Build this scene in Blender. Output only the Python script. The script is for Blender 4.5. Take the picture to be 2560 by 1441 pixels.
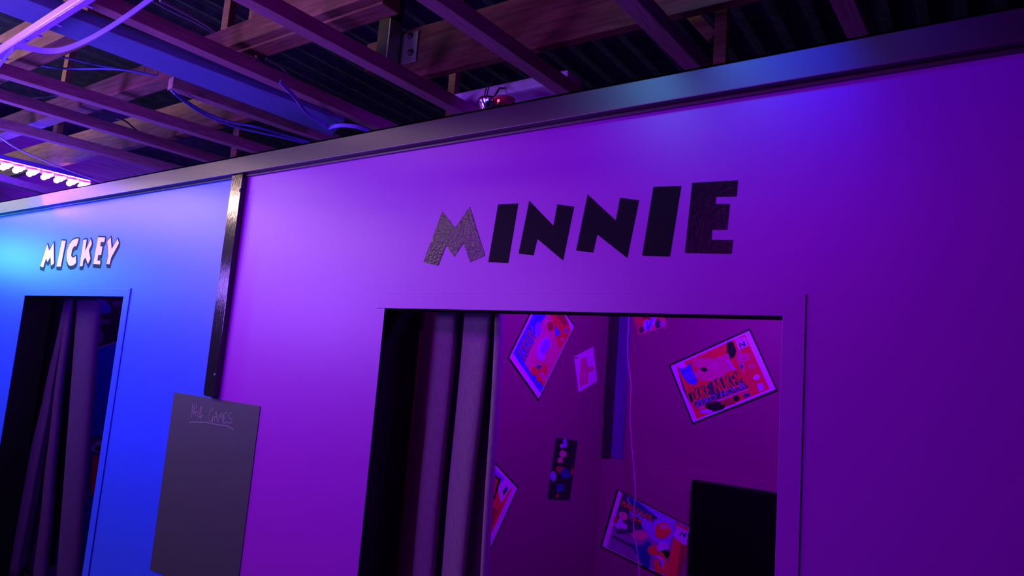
import bpy, bmesh, math, random
from mathutils import Vector, Matrix
random.seed(4)
for o in list(bpy.data.objects): bpy.data.objects.remove(o)
C = bpy.context.scene.collection
S = bpy.context.scene

# ---------------------------------------------------------------- camera
EYE = Vector((0, 0, 1.6)); F = 1680.0
YAW, PITCH, ROLL = .608, .1195, .0794
fw = Vector((-math.sin(YAW)*math.cos(PITCH), math.cos(YAW)*math.cos(PITCH), math.sin(PITCH)))
r0 = fw.cross(Vector((0, 0, 1))).normalized(); u0 = r0.cross(fw)
rt = math.cos(ROLL)*r0 + math.sin(ROLL)*u0; up = -math.sin(ROLL)*r0 + math.cos(ROLL)*u0
cam = bpy.data.cameras.new('camera'); co = bpy.data.objects.new('camera', cam); C.objects.link(co)
co.matrix_world = Matrix.Translation(EYE) @ Matrix((rt, up, -fw)).transposed().to_4x4()
cam.sensor_width = 36; cam.lens = F/2560*36; cam.clip_start = .02
S.camera = co

# ---------------------------------------------------------------- world, lamps, exposure
W = bpy.data.worlds.new('world'); S.world = W; W.use_nodes = True
W.node_tree.nodes['Background'].inputs[0].default_value = (.25, .08, 1, 1)
W.node_tree.nodes['Background'].inputs[1].default_value = .012
vs = S.view_settings; vs.view_transform = 'Standard'; vs.look = 'None'; vs.gamma = 1; vs.use_curve_mapping = False
vs.exposure = 0.0
def area(name, loc, aim, col, power, sx, sy, spread=180):
    l = bpy.data.lights.new(name, 'AREA'); l.shape = 'RECTANGLE'; l.size = sx; l.size_y = sy
    l.color = col; l.energy = power; l.spread = math.radians(spread)
    o = bpy.data.objects.new(name, l); C.objects.link(o); o.location = loc
    o.rotation_euler = (Vector(aim)-Vector(loc)).to_track_quat('-Z', 'Y').to_euler(); return o
def point(name, loc, col, power, r=.05):
    l = bpy.data.lights.new(name, 'POINT'); l.color = col; l.energy = power; l.shadow_soft_size = r
    o = bpy.data.objects.new(name, l); C.objects.link(o); o.location = loc; return o
LAMPS = [
 ('tube_light', 'A', (-6.5, -.4, 3.25), (-3.8, 2.2, 2.4), 4.0, .2, (125, 85, 70)),
 ('violet_lamp', 'A', (-3.6, -.9, 2.75), (-2.9, 2.2, 1.7), 1.6, .3, (15, 0.0, 42)),
 ('cyan_lamp', 'A', (-8.8, 1.2, 2.4), (-7.2, 2.2, 1.9), .3, .3, (2, 14, 40)),
 ('blue_lamp', 'A', (-1.25, 1.0, 3.2), (-.80, 2.15, 2.68), .45, .15, (0.1, 0.4, 1.0)),
 ('booth_lamp', 'A', (-.9, 2.9, 2.66), (-1.7, 4.2, 1.6), .6, .3, (17, 0, 60)),
 ('far_booth_lamp', 'A', (-5.0, 3.0, 2.6), (-5.6, 2.6, 1.2), .4, .3, (3, 0, 14)),
 ('blue_glow_lamp', 'P', (-6.1, 2.1, 2.72), None, .2, 0, (8, 1, 150)),
 ('added_middle_fill', 'A', (-1.1, -.5, 2.65), (-1.7, 2.3, 1.7), 1.0, .3, (10, 0, 18)),  # added fill for the curtain folds and mid wall, no visible source
 ('added_left_fill', 'A', (-6.0, .2, 2.2), (-5.0, 2.2, 1.6), .6, .3, (5, 2, 16)),  # added low fill under the left battens
 ('added_right_fill', 'A', (1.6, -2.0, 2.6), (0, 2.2, 1.8), 1.0, .3, (0, 0, 2)),  # added dim blue fill from the far right, no fixture there
 ('added_rail_fill', 'A', (-9.0, 1.25, 3.1), (-6.6, 2.15, 2.65), .6, .2, (9, 8, 9)),  # added to brighten the sheen on the rail's left end
 ('added_rail_blue_fill', 'A', (-.7, 1.05, 3.2), (-.45, 2.15, 2.68), .45, .15, (0, 0.01, 1.0)),  # added for a blue reflection along the right part of the rail
 ('added_up_fill_middle', 'A', (-2.7, .15, 1.9), (-2.0, 1.8, 2.9), .5, .3, (10, 3, 24)),  # added fill lifting the undersides of the middle battens
 ('added_wash_fill', 'A', (-7.6, 3.6, 3.0), (-10, 3.4, 3.2), .6, .3, (10, 0, 52)),  # extra wash added to light the outer wall beyond the led bar
 ('added_up_fill', 'A', (-4.6, .3, 1.9), (-4.6, 1.4, 3.2), .8, .4, (20, 8, 70)),  # added upward fill for the left ceiling battens
]
for n_, k_, loc_, aim_, sx_, sy_, pw_ in LAMPS:
    if max(pw_) <= 0: continue
    p_ = max(pw_); c_ = tuple(v/p_ for v in pw_)
    if k_ == 'A': area(n_, loc_, aim_, c_, p_, sx_, sy_, 50 if n_ in ('blue_lamp', 'added_rail_blue_fill') else 180)
    else: point(n_, loc_, c_, p_, sx_)

# ---------------------------------------------------------------- pixel rays onto the planes of the room
def ray(x, y): return fw + rt*((x-1280)/F) - up*((y-720.5)/F)
def onY(p, Y): v = ray(*p); return EYE + v*(Y/v.y)
def onX(p, X): v = ray(*p); return EYE + v*(X/v.x)
def onZ(p, Z): v = ray(*p); return EYE + v*((Z-1.6)/v.z)
def zm(pts, ox, oy, s): return [(ox+x/s, oy+y/s) for x, y in pts]

# ---------------------------------------------------------------- materials
def mat(name, col, rough=.6, spec=.5, bump=0, bscale=60, grain=None, metal=0, coat=0, emit=None, var=0, sheen=0):
    m = bpy.data.materials.new(name); m.use_nodes = True; nt = m.node_tree; b = nt.nodes['Principled BSDF']
    b.inputs['Base Color'].default_value = (*col, 1); b.inputs['Roughness'].default_value = rough
    b.inputs['Specular IOR Level'].default_value = spec; b.inputs['Metallic'].default_value = metal
    b.inputs['Coat Weight'].default_value = coat
    if sheen: b.inputs['Sheen Weight'].default_value = sheen
    if emit:
        b.inputs['Emission Color'].default_value = (*emit[:3], 1); b.inputs['Emission Strength'].default_value = emit[3]
    tc = nt.nodes.new('ShaderNodeTexCoord'); mp = nt.nodes.new('ShaderNodeMapping')
    nt.links.new(tc.outputs['Object'], mp.inputs[0])
    if grain: mp.inputs['Scale'].default_value = grain
    n = nt.nodes.new('ShaderNodeTexNoise'); n.inputs['Scale'].default_value = bscale; n.inputs['Detail'].default_value = 4
    nt.links.new(mp.outputs[0], n.inputs['Vector'])
    if bump:
        bp = nt.nodes.new('ShaderNodeBump'); bp.inputs['Strength'].default_value = bump; bp.inputs['Distance'].default_value = .002
        nt.links.new(n.outputs[0], bp.inputs['Height']); nt.links.new(bp.outputs[0], b.inputs['Normal'])
    if var:
        r = nt.nodes.new('ShaderNodeValToRGB'); r.color_ramp.elements[0].position = .3; r.color_ramp.elements[1].position = .72
        r.color_ramp.elements[0].color = (*[c*(1-var) for c in col], 1); r.color_ramp.elements[1].color = (*[min(1, c*(1+var)) for c in col], 1)
        nt.links.new(n.outputs[0], r.inputs[0]); nt.links.new(r.outputs[0], b.inputs['Base Color'])
    return m
M = {}
M['blue_paint'] = mat('blue_paint', (.02, .07, .92), .42, .5, .12, 90)
M['purple_paint'] = mat('purple_paint', (.30, .003, .50), .42, .42, .12, 120)
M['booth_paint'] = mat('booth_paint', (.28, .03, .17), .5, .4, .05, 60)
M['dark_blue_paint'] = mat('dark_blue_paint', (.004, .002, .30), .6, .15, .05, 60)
M['black_paint'] = mat('black_paint', (.014, .012, .016), .45, 1.0, .10, 30, (6, 1, 40))
M['post_paint'] = mat('post_paint', (.012, .012, .014), .14, .8, .45, 12, (14, 8, 2.5))
M['matt_black'] = mat('matt_black', (.006, .006, .008), .8, .15, .05, 40)
M['vinyl'] = mat('vinyl', (.006, .004, .012), .5, .05, .05, 60)
M['glinting_vinyl'] = mat('glinting_vinyl', (.006, .004, .012), .25, .10, 1.0, 55)
M['wrinkled_vinyl'] = mat('wrinkled_vinyl', (.008, .006, .010), .2, .28, 1.0, 70)
M['pale_vinyl'] = mat('pale_vinyl', (.85, .72, .80), .4, .4)
M['chalkboard'] = mat('chalkboard', (.038, .034, .060), .62, .5, .06, 150, None, var=.1)
M['chalk'] = mat('chalk', (.22, .22, .27), .9, .1)
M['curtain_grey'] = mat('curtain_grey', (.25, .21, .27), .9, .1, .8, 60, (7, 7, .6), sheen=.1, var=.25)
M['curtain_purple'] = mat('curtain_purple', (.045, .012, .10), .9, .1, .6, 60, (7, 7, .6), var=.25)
M['curtain_wine'] = mat('curtain_wine', (.12, .03, .05), .9, .1, .4, 260, (6, 6, 1))
M['timber'] = mat('timber', (.16, .085, .065), .75, .25, .3, 9, (.6, 6, 6), var=.35)
M['dimmed_timber'] = mat('dimmed_timber', (.10, .05, .035), .8, .2, .3, 9, (.6, 6, 6), var=.4)  # same timber, shade put into its colour where lamp light is too strong
M['batten'] = mat('batten', (.22, .11, .17), .8, .2, .3, 14, (7, .5, 7), var=.25)
M['blue_board'] = mat('blue_board', (.07, .09, .30), .6, .3, .15, 8, (8, .5, 8), var=.15)
M['roof_sheet'] = mat('roof_sheet', (.02, .022, .035), .95, .05, .2, 12, var=.4)
M['steel'] = mat('steel', (.42, .44, .46), .45, .5, .1, 30, metal=.8)
M['dark_steel'] = mat('dark_steel', (.05, .05, .06), .5, .5, metal=.5)
M['chrome'] = mat('chrome', (.8, .8, .82), .18, .5, metal=1)
M['white_plastic'] = mat('white_plastic', (.74, .92, .88), .3, .5)
M['violet_gel'] = mat('violet_gel', (.25, .12, .85), .25, .6)
M['white_wood'] = mat('white_wood', (.45, .42, .62), .6, .3, .1, 10)
M['cable_grey'] = mat('cable_grey', (.22, .22, .30), .5, .4)
M['cable_black'] = mat('cable_black', (.02, .02, .03), .5, .4)
M['cable_blue'] = mat('cable_blue', (.06, .08, .40), .5, .4)
M['cord_white'] = mat('cord_white', (.55, .42, .55), .5, .3)
M['led'] = mat('led', (1, .8, 1), .4, .3, emit=(1, .45, .95, 22))
M['led_rim'] = mat('led_rim', (.5, .05, .6), .4, .3, emit=(.75, .0, 1, 3))
M['led_blue'] = mat('led_blue', (.1, .1, 1), .4, .3, emit=(.03, .03, 1, 14))
M['led_red'] = mat('led_red', (1, .3, .2), .4, .3, emit=(1, .12, .12, 1.2))
M['red_plastic'] = mat('red_plastic', (.30, .01, .08), .5, .3)
M['outer_wall'] = mat('outer_wall', (.40, .30, .40), .7, .2, .2, 10, (1, .3, 6), var=.25)
M['floor'] = mat('floor_concrete', (.10, .10, .11), .7, .3, .1, 20, var=.2)
PC = {'ink': (.012, .008, .015), 'white': (.86, .80, .92), 'red': (.85, .03, .06), 'dred': (.42, .01, .05), 'mag': (.75, .04, .30), 'pink': (.80, .12, .38),
      'orange': (.95, .22, .05), 'blue': (.05, .05, .80), 'dblue': (.02, .02, .28), 'violet': (.32, .12, .85), 'lil': (.62, .30, .88), 'grey': (.28, .22, .36),
      'dark': (.07, .03, .10), 'tan': (.60, .22, .14)}
for k, c in PC.items(): M['print_'+k] = mat('print_'+k, c, .45, .35)

# ---------------------------------------------------------------- object helpers
def link(name, me, m, parent=None):
    o = bpy.data.objects.new(name, me); C.objects.link(o)
    for q in (m if isinstance(m, (list, tuple)) else [m]): me.materials.append(q)
    if parent: o.parent = parent
    return o
def tag(o, label, cat, group=None):
    o['label'] = label; o['category'] = cat
    if group: o['group'] = group
    return o
def root(name, loc, label, cat, group=None):
    o = bpy.data.objects.new(name, None); C.objects.link(o); o.location = loc; o.empty_display_size = .1
    tag(o, label, cat, group); ORG[o.name] = Vector(loc); return o
ORG = {}
def place(me, parent):            # parts are modelled in room coordinates, then moved into their parent's frame
    if parent: me.transform(Matrix.Translation(-ORG_OF(parent)))
def ORG_OF(p):
    v = Vector((0, 0, 0))
    while p: v += p.location; p = p.parent
    return v
def mesh(name, verts, faces, m, parent=None, fm=None, smooth=False, bevel=0, centre=False):
    me = bpy.data.meshes.new(name); me.from_pydata([tuple(v) for v in verts], [], faces)
    bm = bmesh.new(); bm.from_mesh(me)
    if fm is None: bmesh.ops.recalc_face_normals(bm, faces=bm.faces)
    if bevel: bmesh.ops.bevel(bm, geom=[e for e in bm.edges], offset=bevel, segments=2, affect='EDGES', profile=.6)
    bm.to_mesh(me); bm.free()
    if fm:
        for p, i in zip(me.polygons, fm): p.material_index = i
    if smooth:
        for p in me.polygons: p.use_smooth = True
    loc = Vector((0, 0, 0))
    if parent: place(me, parent)
    else:
        n = len(me.vertices); loc = sum((v.co for v in me.vertices), Vector())/n
        zmin = min(v.co.z for v in me.vertices); loc.z = zmin
        me.transform(Matrix.Translation(-loc))
    o = link(name, me, m, parent); o.location = loc; return o
BF = [(0, 3, 2, 1), (4, 5, 6, 7), (0, 1, 5, 4), (1, 2, 6, 5), (2, 3, 7, 6), (3, 0, 4, 7)]
def box(name, a, b, m, parent=None, bevel=0, **k):
    (x0, y0, z0), (x1, y1, z1) = a, b
    V = [(x0, y0, z0), (x1, y0, z0), (x1, y1, z0), (x0, y1, z0), (x0, y0, z1), (x1, y0, z1), (x1, y1, z1), (x0, y1, z1)]
    return mesh(name, V, BF, m, parent, bevel=bevel, **k)
def hexa(name, V, m, parent=None, bevel=0): return mesh(name, V, BF, m, parent, bevel=bevel)
def beam(name, a, b, w, h, m, parent=None, bevel=.003, upv=(0, 0, 1)):     # a..b is the centre of the underside
    a = Vector(a); b = Vector(b); d = (b-a).normalized(); s = d.cross(Vector(upv)).normalized()*(w/2); u = s.cross(d).normalized()*h
    return hexa(name, [a-s, a+s, b+s, b-s, a-s+u, a+s+u, b+s+u, b-s+u], m, parent, bevel)
def slab_of(poly, nrm, base, th):   # prism with its back face on the plane and its front th towards the room
    n = Vector(nrm); k = len(poly); V = [Vector(p)+n*base for p in poly]+[Vector(p)+n*(base+th) for p in poly]
    Fc = [tuple(range(k-1, -1, -1)), tuple(range(k, 2*k))]+[(i, (i+1) % k, k+(i+1) % k, k+i) for i in range(k)]
    return V, Fc
def prism(name, poly, nrm, base, th, m, parent=None, bevel=0):
    V, Fc = slab_of(poly, nrm, base, th); return mesh(name, V, Fc, m, parent, bevel=bevel)
def multi(name, polys, nrm, base, th, mats, parent, step=.00012):   # layered flat print, one mesh
    V = []; Fc = []; fm = []; used = []
    for i, (poly, mk) in enumerate(polys):
        if mk not in used: used.append(mk)
        v, f = slab_of(poly, nrm, base+(i*step), th)
        o = len(V); V += v; Fc += [tuple(o+j for j in q) for q in f]; fm += [used.index(mk)]*len(f)
    me = bpy.data.meshes.new(name); me.from_pydata([tuple(v) for v in V], [], Fc)
    for p, i in zip(me.polygons, fm): p.material_index = i
    bm = bmesh.new(); bm.from_mesh(me); bmesh.ops.recalc_face_normals(bm, faces=bm.faces); bm.to_mesh(me); bm.free()
    place(me, parent); return link(name, me, [M['print_'+k] for k in used], parent)
def spline(pts, n=8):
    P = [Vector(p) for p in pts]; out = []
    for i in range(len(P)-1):
        p0 = P[max(i-1, 0)]; p1 = P[i]; p2 = P[i+1]; p3 = P[min(i+2, len(P)-1)]
        for k in range(n):
            t = k/n; out.append(.5*((2*p1)+(p2-p0)*t+(2*p0-5*p1+4*p2-p3)*t*t+(3*p1-p0-3*p2+p3)*t**3))
    out.append(P[-1]); return out
def sweep(name, pts, prof, m, parent=None, smooth=True, upv=(0, 0, 1)):
    V = []; Fc = []; k = len(prof)
    for i, p in enumerate(pts):
        d = (pts[min(i+1, len(pts)-1)]-pts[max(i-1, 0)]).normalized()
        uv = Vector(upv); s = d.cross(uv)
        if s.length < .05: s = d.cross(Vector((1, 0, 0)))
        s.normalize(); u = s.cross(d).normalized()
        V += [p+s*a+u*b for a, b in prof]
    for i in range(len(pts)-1):
        for j in range(k): Fc.append((i*k+j, i*k+(j+1) % k, (i+1)*k+(j+1) % k, (i+1)*k+j))
    Fc += [tuple(range(k-1, -1, -1)), tuple((len(pts)-1)*k+j for j in range(k))]
    return mesh(name, V, Fc, m, parent, smooth=smooth)
def tube(name, pts, r, m, parent=None, n=8):
    return sweep(name, pts, [(r*math.cos(2*math.pi*j/n), r*math.sin(2*math.pi*j/n)) for j in range(n)], m, parent)
def lathe(name, c, prof, m, parent=None, axis=(0, 0, 1), n=32):
    q = Vector(axis).to_track_quat('Z', 'Y'); c = Vector(c); V = []; Fc = []; k = len(prof)
    for i in range(n):
        a = 2*math.pi*i/n; V += [c+q @ Vector((r*math.cos(a), r*math.sin(a), z)) for r, z in prof]
    for i in range(n):
        for j in range(k-1): Fc.append((i*k+j, ((i+1) % n)*k+j, ((i+1) % n)*k+j+1, i*k+j+1))
    if prof[0][0] > 1e-4: Fc.append(tuple(i*k for i in range(n)))
    if prof[-1][0] > 1e-4: Fc.append(tuple(i*k+k-1 for i in range(n)))
    return mesh(name, V, Fc, m, parent, smooth=True)
def struct(o): o['kind'] = 'structure'; return o

# ================================================================ the room shell
ZF = -.35   # floor level
YW = 2.2; TH = .09; NY = (0, -1, 0); NX = (1, 0, 0)
ZT = 2.71; XJ = -3.45                     # top of the partitions, joint between the two painted panels
XR = 1.6; XL = -10.0
def panel(name, x0, x1, ox0, ox1, oz, m):   # one panel of plywood with a doorway cut out of it
    P = [(x0, ZF), (ox0, ZF), (ox0, oz), (ox1, oz), (ox1, ZF), (x1, ZF), (x1, ZT), (x0, ZT)]
    k = len(P); V = [(x, YW, z) for x, z in P]+[(x, YW+TH, z) for x, z in P]
    tri = [(0, 1, 2, 7), (2, 3, 6, 7), (3, 4, 5, 6)]
    Fc = tri+[tuple(k+i for i in reversed(t)) for t in tri]+[(i, (i+1) % k, k+(i+1) % k, k+i) for i in range(k)]
    return struct(mesh(name, V, Fc, m))
MK0, MK1, MKZ = -6.257, -4.655, 1.6+.124*2.2
MN0, MN1, MNZ = -2.232, -.494, 1.6+.1045*2.2
panel('wall_left', XL, XJ, MK0, MK1, MKZ, M['blue_paint'])
panel('wall_right', XJ, XR, MN0, MN1, MNZ, M['purple_paint'])
struct(box('floor', (XL-.1, -4, ZF-.1), (XR+1.5, 7, ZF), M['floor']))
struct(box('wall_outer_left', (-10.1, -4, ZF), (-10.0, 7, 4.12), M['outer_wall']))
# corrugated roof sheet on top
V = []; Fc = []; nx = 260; x0 = XL-.1; dx = (XR+2-x0)/nx
for i in range(nx+1):
    z = 4.15+.02*math.sin(i*math.pi/2.0+.3)
    V += [(x0+i*dx, -4.1, z), (x0+i*dx, 7.1, z)]
Fc = [(2*i, 2*i+1, 2*i+3, 2*i+2) for i in range(nx)]
struct(mesh('ceiling', V, Fc, M['roof_sheet']))
# booth interiors
XS = -2.3; YB = 4.66
struct(box('wall_booth_side', (XS-.05, YW+TH, ZF), (XS, YB+.06, ZT), M['booth_paint']))
struct(box('wall_booth_back', (XS, YB, ZF), (XR, YB+.06, ZT), M['booth_paint']))
zs = 1.6-.296; zb = 1.6-.597
struct(box('trim_1', (XS, YB-.018, ZF), (XR, YB, zb), M['booth_paint'], bevel=.003))       # lower lining board of the back wall
struct(box('trim_2', (XS, YW+TH+.15, ZF), (XS+.006, YB-.018, zs), M['booth_paint'], bevel=.002))
xs2 = -6.42
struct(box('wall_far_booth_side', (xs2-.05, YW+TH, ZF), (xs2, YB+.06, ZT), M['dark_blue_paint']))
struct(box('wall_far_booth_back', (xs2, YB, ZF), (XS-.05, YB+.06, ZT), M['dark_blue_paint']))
struct(box('wall_booth_right', (XR-.05, YW+TH, ZF), (XR, YB, ZT), M['booth_paint']))
yb2 = onX((212, 900), xs2).y
struct(box('trim_16', (xs2, YW+TH, ZF), (xs2+.02, yb2, 2.4), M['matt_black']))   # black lining behind the far curtains
# black cap rail along the top of both panels
capz0 = 1.6+.982; capz1 = onY((1280, 262), 2.15).z
cap = struct(box('trim_3', (XL, 2.15, capz0), (XR, 2.2, capz1), M['black_paint'], bevel=.003))
struct(box('trim_4', (XL, 2.2, ZT), (XR, 2.29, capz1), M['black_paint']))
struct(box('trim_5', (XL, 2.185, capz0-.012), (XR, 2.2, capz0), M['black_paint'], bevel=.002))   # painted edge under the rail
# black boards lining the left jambs, door headers
struct(box('trim_6', (MN0-.02, YW+.002, ZF), (MN0+.001, 2.44, MNZ+.02), M['matt_black']))
struct(box('trim_7', (MN0, YW+.004, MNZ-.001), (MN1, YW+TH+.03, MNZ+.012), M['matt_black']))
struct(box('trim_8', (MK0-.02, YW+.002, ZF), (MK0+.001, 2.40, MKZ+.02), M['matt_black']))
struct(box('trim_9', (MK0, YW+.004, MKZ-.001), (MK1, YW+TH+.03, MKZ+.012), M['matt_black']))
# casings round the two doorways
def casing(n, pts_list, m):
    for i, P in enumerate(pts_list):
        poly = [(x, YW, z) for x, z in P]
        struct(prism('trim_%d' % (n+i), poly, NY, 0, .005, m, bevel=.001))
cw = .066; t = MNZ+.071
casing(10, [[(MN0-.05, t-.003), (MN0-.05, MNZ), (MN0, MNZ), (MN1, MNZ), (MN1+cw, t)],
            [(MN1, MNZ), (MN1, ZF), (MN1+cw, ZF), (MN1+cw, t)]], M['purple_paint'])
t = MKZ+.055; cw = .075
casing(12, [[(MK0-.02, t), (MK0-.02, MKZ), (MK1, MKZ), (MK1+cw, t)],
            [(MK1, MKZ), (MK1, ZF), (MK1+cw, ZF), (MK1+cw, t)]], M['blue_paint'])
struct(box('trim_14', (MN1+.066, YW-.001, ZF), (MN1+.068, YW, MNZ+.07), M['matt_black']))   # open crack beside the casing
struct(box('trim_15', (MK1+.075, YW-.004, ZF), (MK1+.081, YW, MKZ+.055), M['dark_blue_paint']))

# black cover strip over the joint of the two panels
p0 = -3.535; p1 = -3.432; zt = capz0-.001; zb2 = 1.6-.283
st = root('cover_strip', (-3.48, 2.2, zb2), 'narrow glossy black strip with rounded foot covering the joint of blue and purple walls', 'strip')
r = .022; poly = [(p0, zt)]
for k in range(6):
    a = math.pi/2*k/5; poly.append((p0+r-r*math.cos(a), zb2+r-r*math.sin(a)))
for k in range(6):
    a = math.pi/2*k/5; poly.append((p1-.008+.008*math.sin(a), zb2+.008-.008*math.cos(a)))
poly.append((p1, zt))
prism('strip', [(x, 2.2, z) for x, z in poly], NY, 0, .035, M['post_paint'], st, bevel=.002)
for px in ((600, 476), (537, 938)):
    c = onY(px, 2.165)
    lathe('screw', c, [(.0, .003), (.004, .0028), (.009, .001), (.0105, -.002), (.0105, .0005)], M['dark_steel'], st, axis=(0, -1, 0), n=16)

# ================================================================ lettering on the walls
letters = [
 ('M', zm([(475, 355), (705, 650), (970, 270), (1245, 1150), (980, 1268), (855, 925), (690, 1168), (545, 965), (400, 1330), (135, 1272)], 1040, 480, 7.207), 'black letter M with wrinkled shine, first of the large word above wide doorway'),
 ('I', zm([(1482, 228), (1842, 210), (1660, 1283), (1305, 1268)], 1040, 480, 7.207), 'smaller black vinyl letter I standing right after the black M on the purple wall'),
 ('N', zm([(285, 280), (680, 690), (745, 335), (1015, 375), (835, 1255), (415, 900), (350, 1172), (110, 1143)], 1280, 460, 6.55), 'smaller black letter N, left of the two side by side on the purple wall'),
 ('N', zm([(1240, 175), (1700, 605), (1772, 230), (2080, 268), (1885, 1213), (1395, 828), (1328, 1125), (1052, 1095)], 1280, 460, 6.55), 'larger black letter N, right of the two side by side on the purple wall'),
 ('I', zm([(338, 235), (772, 222), (592, 1328), (160, 1315)], 1580, 430, 6.267), 'tall wide black vinyl letter I just before the black E on the purple wall'),
 ('E', zm([(945, 172), (1660, 133), (1637, 388), (1315, 392), (1303, 503), (1532, 505), (1492, 908), (1255, 908), (1243, 1065), (1580, 1070), (1558, 1285), (828, 1272)], 1580, 430, 6.267), 'large black vinyl letter E with glinting foot ending the word above the wide doorway')]
for ch, poly, lab in letters:
    o = prism('vinyl_letter', [onY(p, YW) for p in poly], NY, .0005, .0014, M[{'M': 'wrinkled_vinyl', 'E': 'glinting_vinyl'}.get(ch, 'vinyl')])
    tag(o, lab, 'letter', 'large black letters on the purple wall')
ZS = (80, 560, 9.846)
pale = [
 ('M', [(385, 500), (432, 665), (545, 460), (550, 980), (480, 1030), (462, 815), (392, 945), (355, 850), (285, 1075), (208, 1042)], 'first'),
 ('I', [(742, 412), (840, 418), (718, 1055), (612, 1050)], ''),
 ('C', [(1160, 362), (1145, 430), (1105, 545), (1040, 560), (995, 640), (972, 780), (1000, 832), (1050, 825), (1090, 790), (1095, 960), (1030, 1020), (950, 1040), (900, 1000), (868, 900), (862, 800), (868, 700), (885, 620), (930, 500), (1000, 410), (1080, 370)], ''),
 ('K', [(1275, 400), (1355, 385), (1312, 690), (1455, 370), (1485, 490), (1408, 650), (1450, 860), (1385, 990), (1325, 825), (1270, 910), (1255, 1040), (1183, 1050)], ''),
 ('E', [(1635, 330), (1808, 338), (1790, 450), (1705, 448), (1690, 555), (1745, 560), (1712, 768), (1640, 770), (1618, 905), (1695, 912), (1685, 1002), (1515, 992)], ''),
 ('Y', [(1945, 330), (1970, 625), (2115, 370), (2150, 480), (1960, 830), (1918, 1002), (1845, 990), (1885, 790), (1865, 430)], 'last')]
for ch, poly, w in pale:
    lab = 'small pale pink letter %s with black shadow on blue wall%s' % (ch, {'first': ', first of its word', 'last': ', last of its word', '': ''}[w])
    c = onY(zm([poly[0]], *ZS)[0], YW); rr = root('shadow_letter', (c.x, YW, onY(zm([poly[-1]], *ZS)[0], YW).z), lab, 'letter', 'small pale letters on the blue wall')
    V = []; Fc = []; k = 0
    for i, (sx, sy) in enumerate([(-2, -38), (8, -36), (18, -24), (24, -8), (24, 8), (20, 24), (14, 42), (8, 62), (6, 80), (4, 96), (-6, 92), (-12, 78), (-12, 60), (-8, 40), (-8, 20), (-8, 0), (-8, -20)]):
        v, f = slab_of([onY(p, YW) for p in zm([(x+sx, y+sy) for x, y in poly], *ZS)], NY, .0004, .0006+.00003*i)
        Fc += [tuple(len(V)+j for j in q) for q in f]; V += v
    mesh('letter_shadow', V, Fc, M['vinyl'], rr)
    prism('letter_face', [onY(p, YW) for p in zm(poly, *ZS)], NY, .0016, .0012, M['pale_vinyl'], rr)

# ================================================================ chalkboard
cb = root('chalkboard', (-3.47, 2.2, .35), 'tall dark grey chalkboard with faint chalk heading, below the black strip', 'chalkboard')
cA = onY((437, 981), 2.2); cB = onY((652, 1016), 2.2)
prism('board', [(cA.x, 2.2, cA.z), (cB.x+.0, 2.2, cB.z), (cB.x-.005, 2.2, .33), (cA.x+.0, 2.2, .30)], NY, 0, .004, M['chalkboard'], cb, bevel=.001)
def stroke(V, Fc, pts, w, Y, base):   # flat chalk line on the plane y = Y
    P = [onY(p, Y) for p in pts]
    for a, b in zip(P[:-1], P[1:]):
        d = (b-a).normalized(); s = Vector((-d.z, 0, d.x))*w/2; e = d*w*.4
        v, f = slab_of([a-s-e, b-s+e, b+s+e, a+s-e], NY, base, .0003); Fc += [tuple(len(V)+j for j in q) for q in f]; V += v
CS = (430, 970, 10.667)
chalk = [[(525, 790), (550, 410)], [(550, 410), (580, 740)], [(580, 740), (615, 430)], [(675, 430), (630, 600), (625, 720), (650, 765), (690, 730), (700, 660), (680, 635), (640, 660)],
 [(780, 500), (715, 740), (740, 790)], [(790, 500), (770, 850)], [(705, 800), (835, 740)],
 [(1100, 575), (1060, 570), (1010, 660), (985, 780), (990, 860), (1030, 895), (1065, 880), (1090, 760)], [(1090, 770), (1085, 920)],
 [(1130, 880), (1145, 740), (1185, 620), (1205, 890)], [(1140, 790), (1195, 760)], [(1235, 915), (1265, 690), (1300, 820), (1335, 640), (1350, 820), (1365, 940)],
 [(1465, 665), (1390, 690), (1375, 800), (1380, 920), (1410, 950), (1470, 910)], [(1380, 820), (1430, 800)],
 [(1585, 685), (1520, 690), (1505, 740), (1540, 800), (1600, 850), (1605, 920), (1570, 950), (1500, 930)],
 [(470, 940), (520, 915), (700, 915), (900, 920), (1100, 960), (1300, 1000), (1450, 1010), (1560, 1070), (1640, 1115)]]
V = []; Fc = []
for s in chalk: stroke(V, Fc, zm(s, *CS), .0042, 2.196, .0002)
mesh('chalk_writing', V, Fc, M['chalk'], cb)

# ================================================================ curtains
def curtain(name, rows, m, label, zz, mats=None, fm=None):
    # rows: list of (z, [plan points]) from top to bottom, same count; joined into one draped sheet
    V = []; Fc = []; n = len(rows[0]); 
    for z, row in zip(zz, rows): V += [(x, y, z) for x, y in row]
    for i in range(len(rows)-1):
        for j in range(n-1): Fc.append((i*n+j, i*n+j+1, (i+1)*n+j+1, (i+1)*n+j))
    me = bpy.data.meshes.new(name); o = mesh(name, V, Fc, m, None, smooth=True)
    md = o.modifiers.new('thickness', 'SOLIDIFY'); md.thickness = .004
    tag(o, label, 'curtain'); return o
def plan(lobes, back, y0, seg=10, sl=0):   # lobes (x0, x1, depth): rounded fronts with deep grooves between them
    out = []
    for a, b, dpt in lobes:
        for k in range(seg+1):
            t = math.pi*k/seg; q = back if k in (0, seg) and 0 < len(out) < len(lobes)*(seg+1)-1 else 0
            out.append(((a+b)/2-(b-a)/2*math.cos(t)-sl*q, y0-dpt*math.sin(t)**.45+q))
    return out
def X(px, py, Y): return onY((px, py), Y).x
Y0 = 2.52
zt_ = onY((1180, 850), Y0-.03).z; zb_m = onY((1150, 1420), Y0-.03).z
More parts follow.
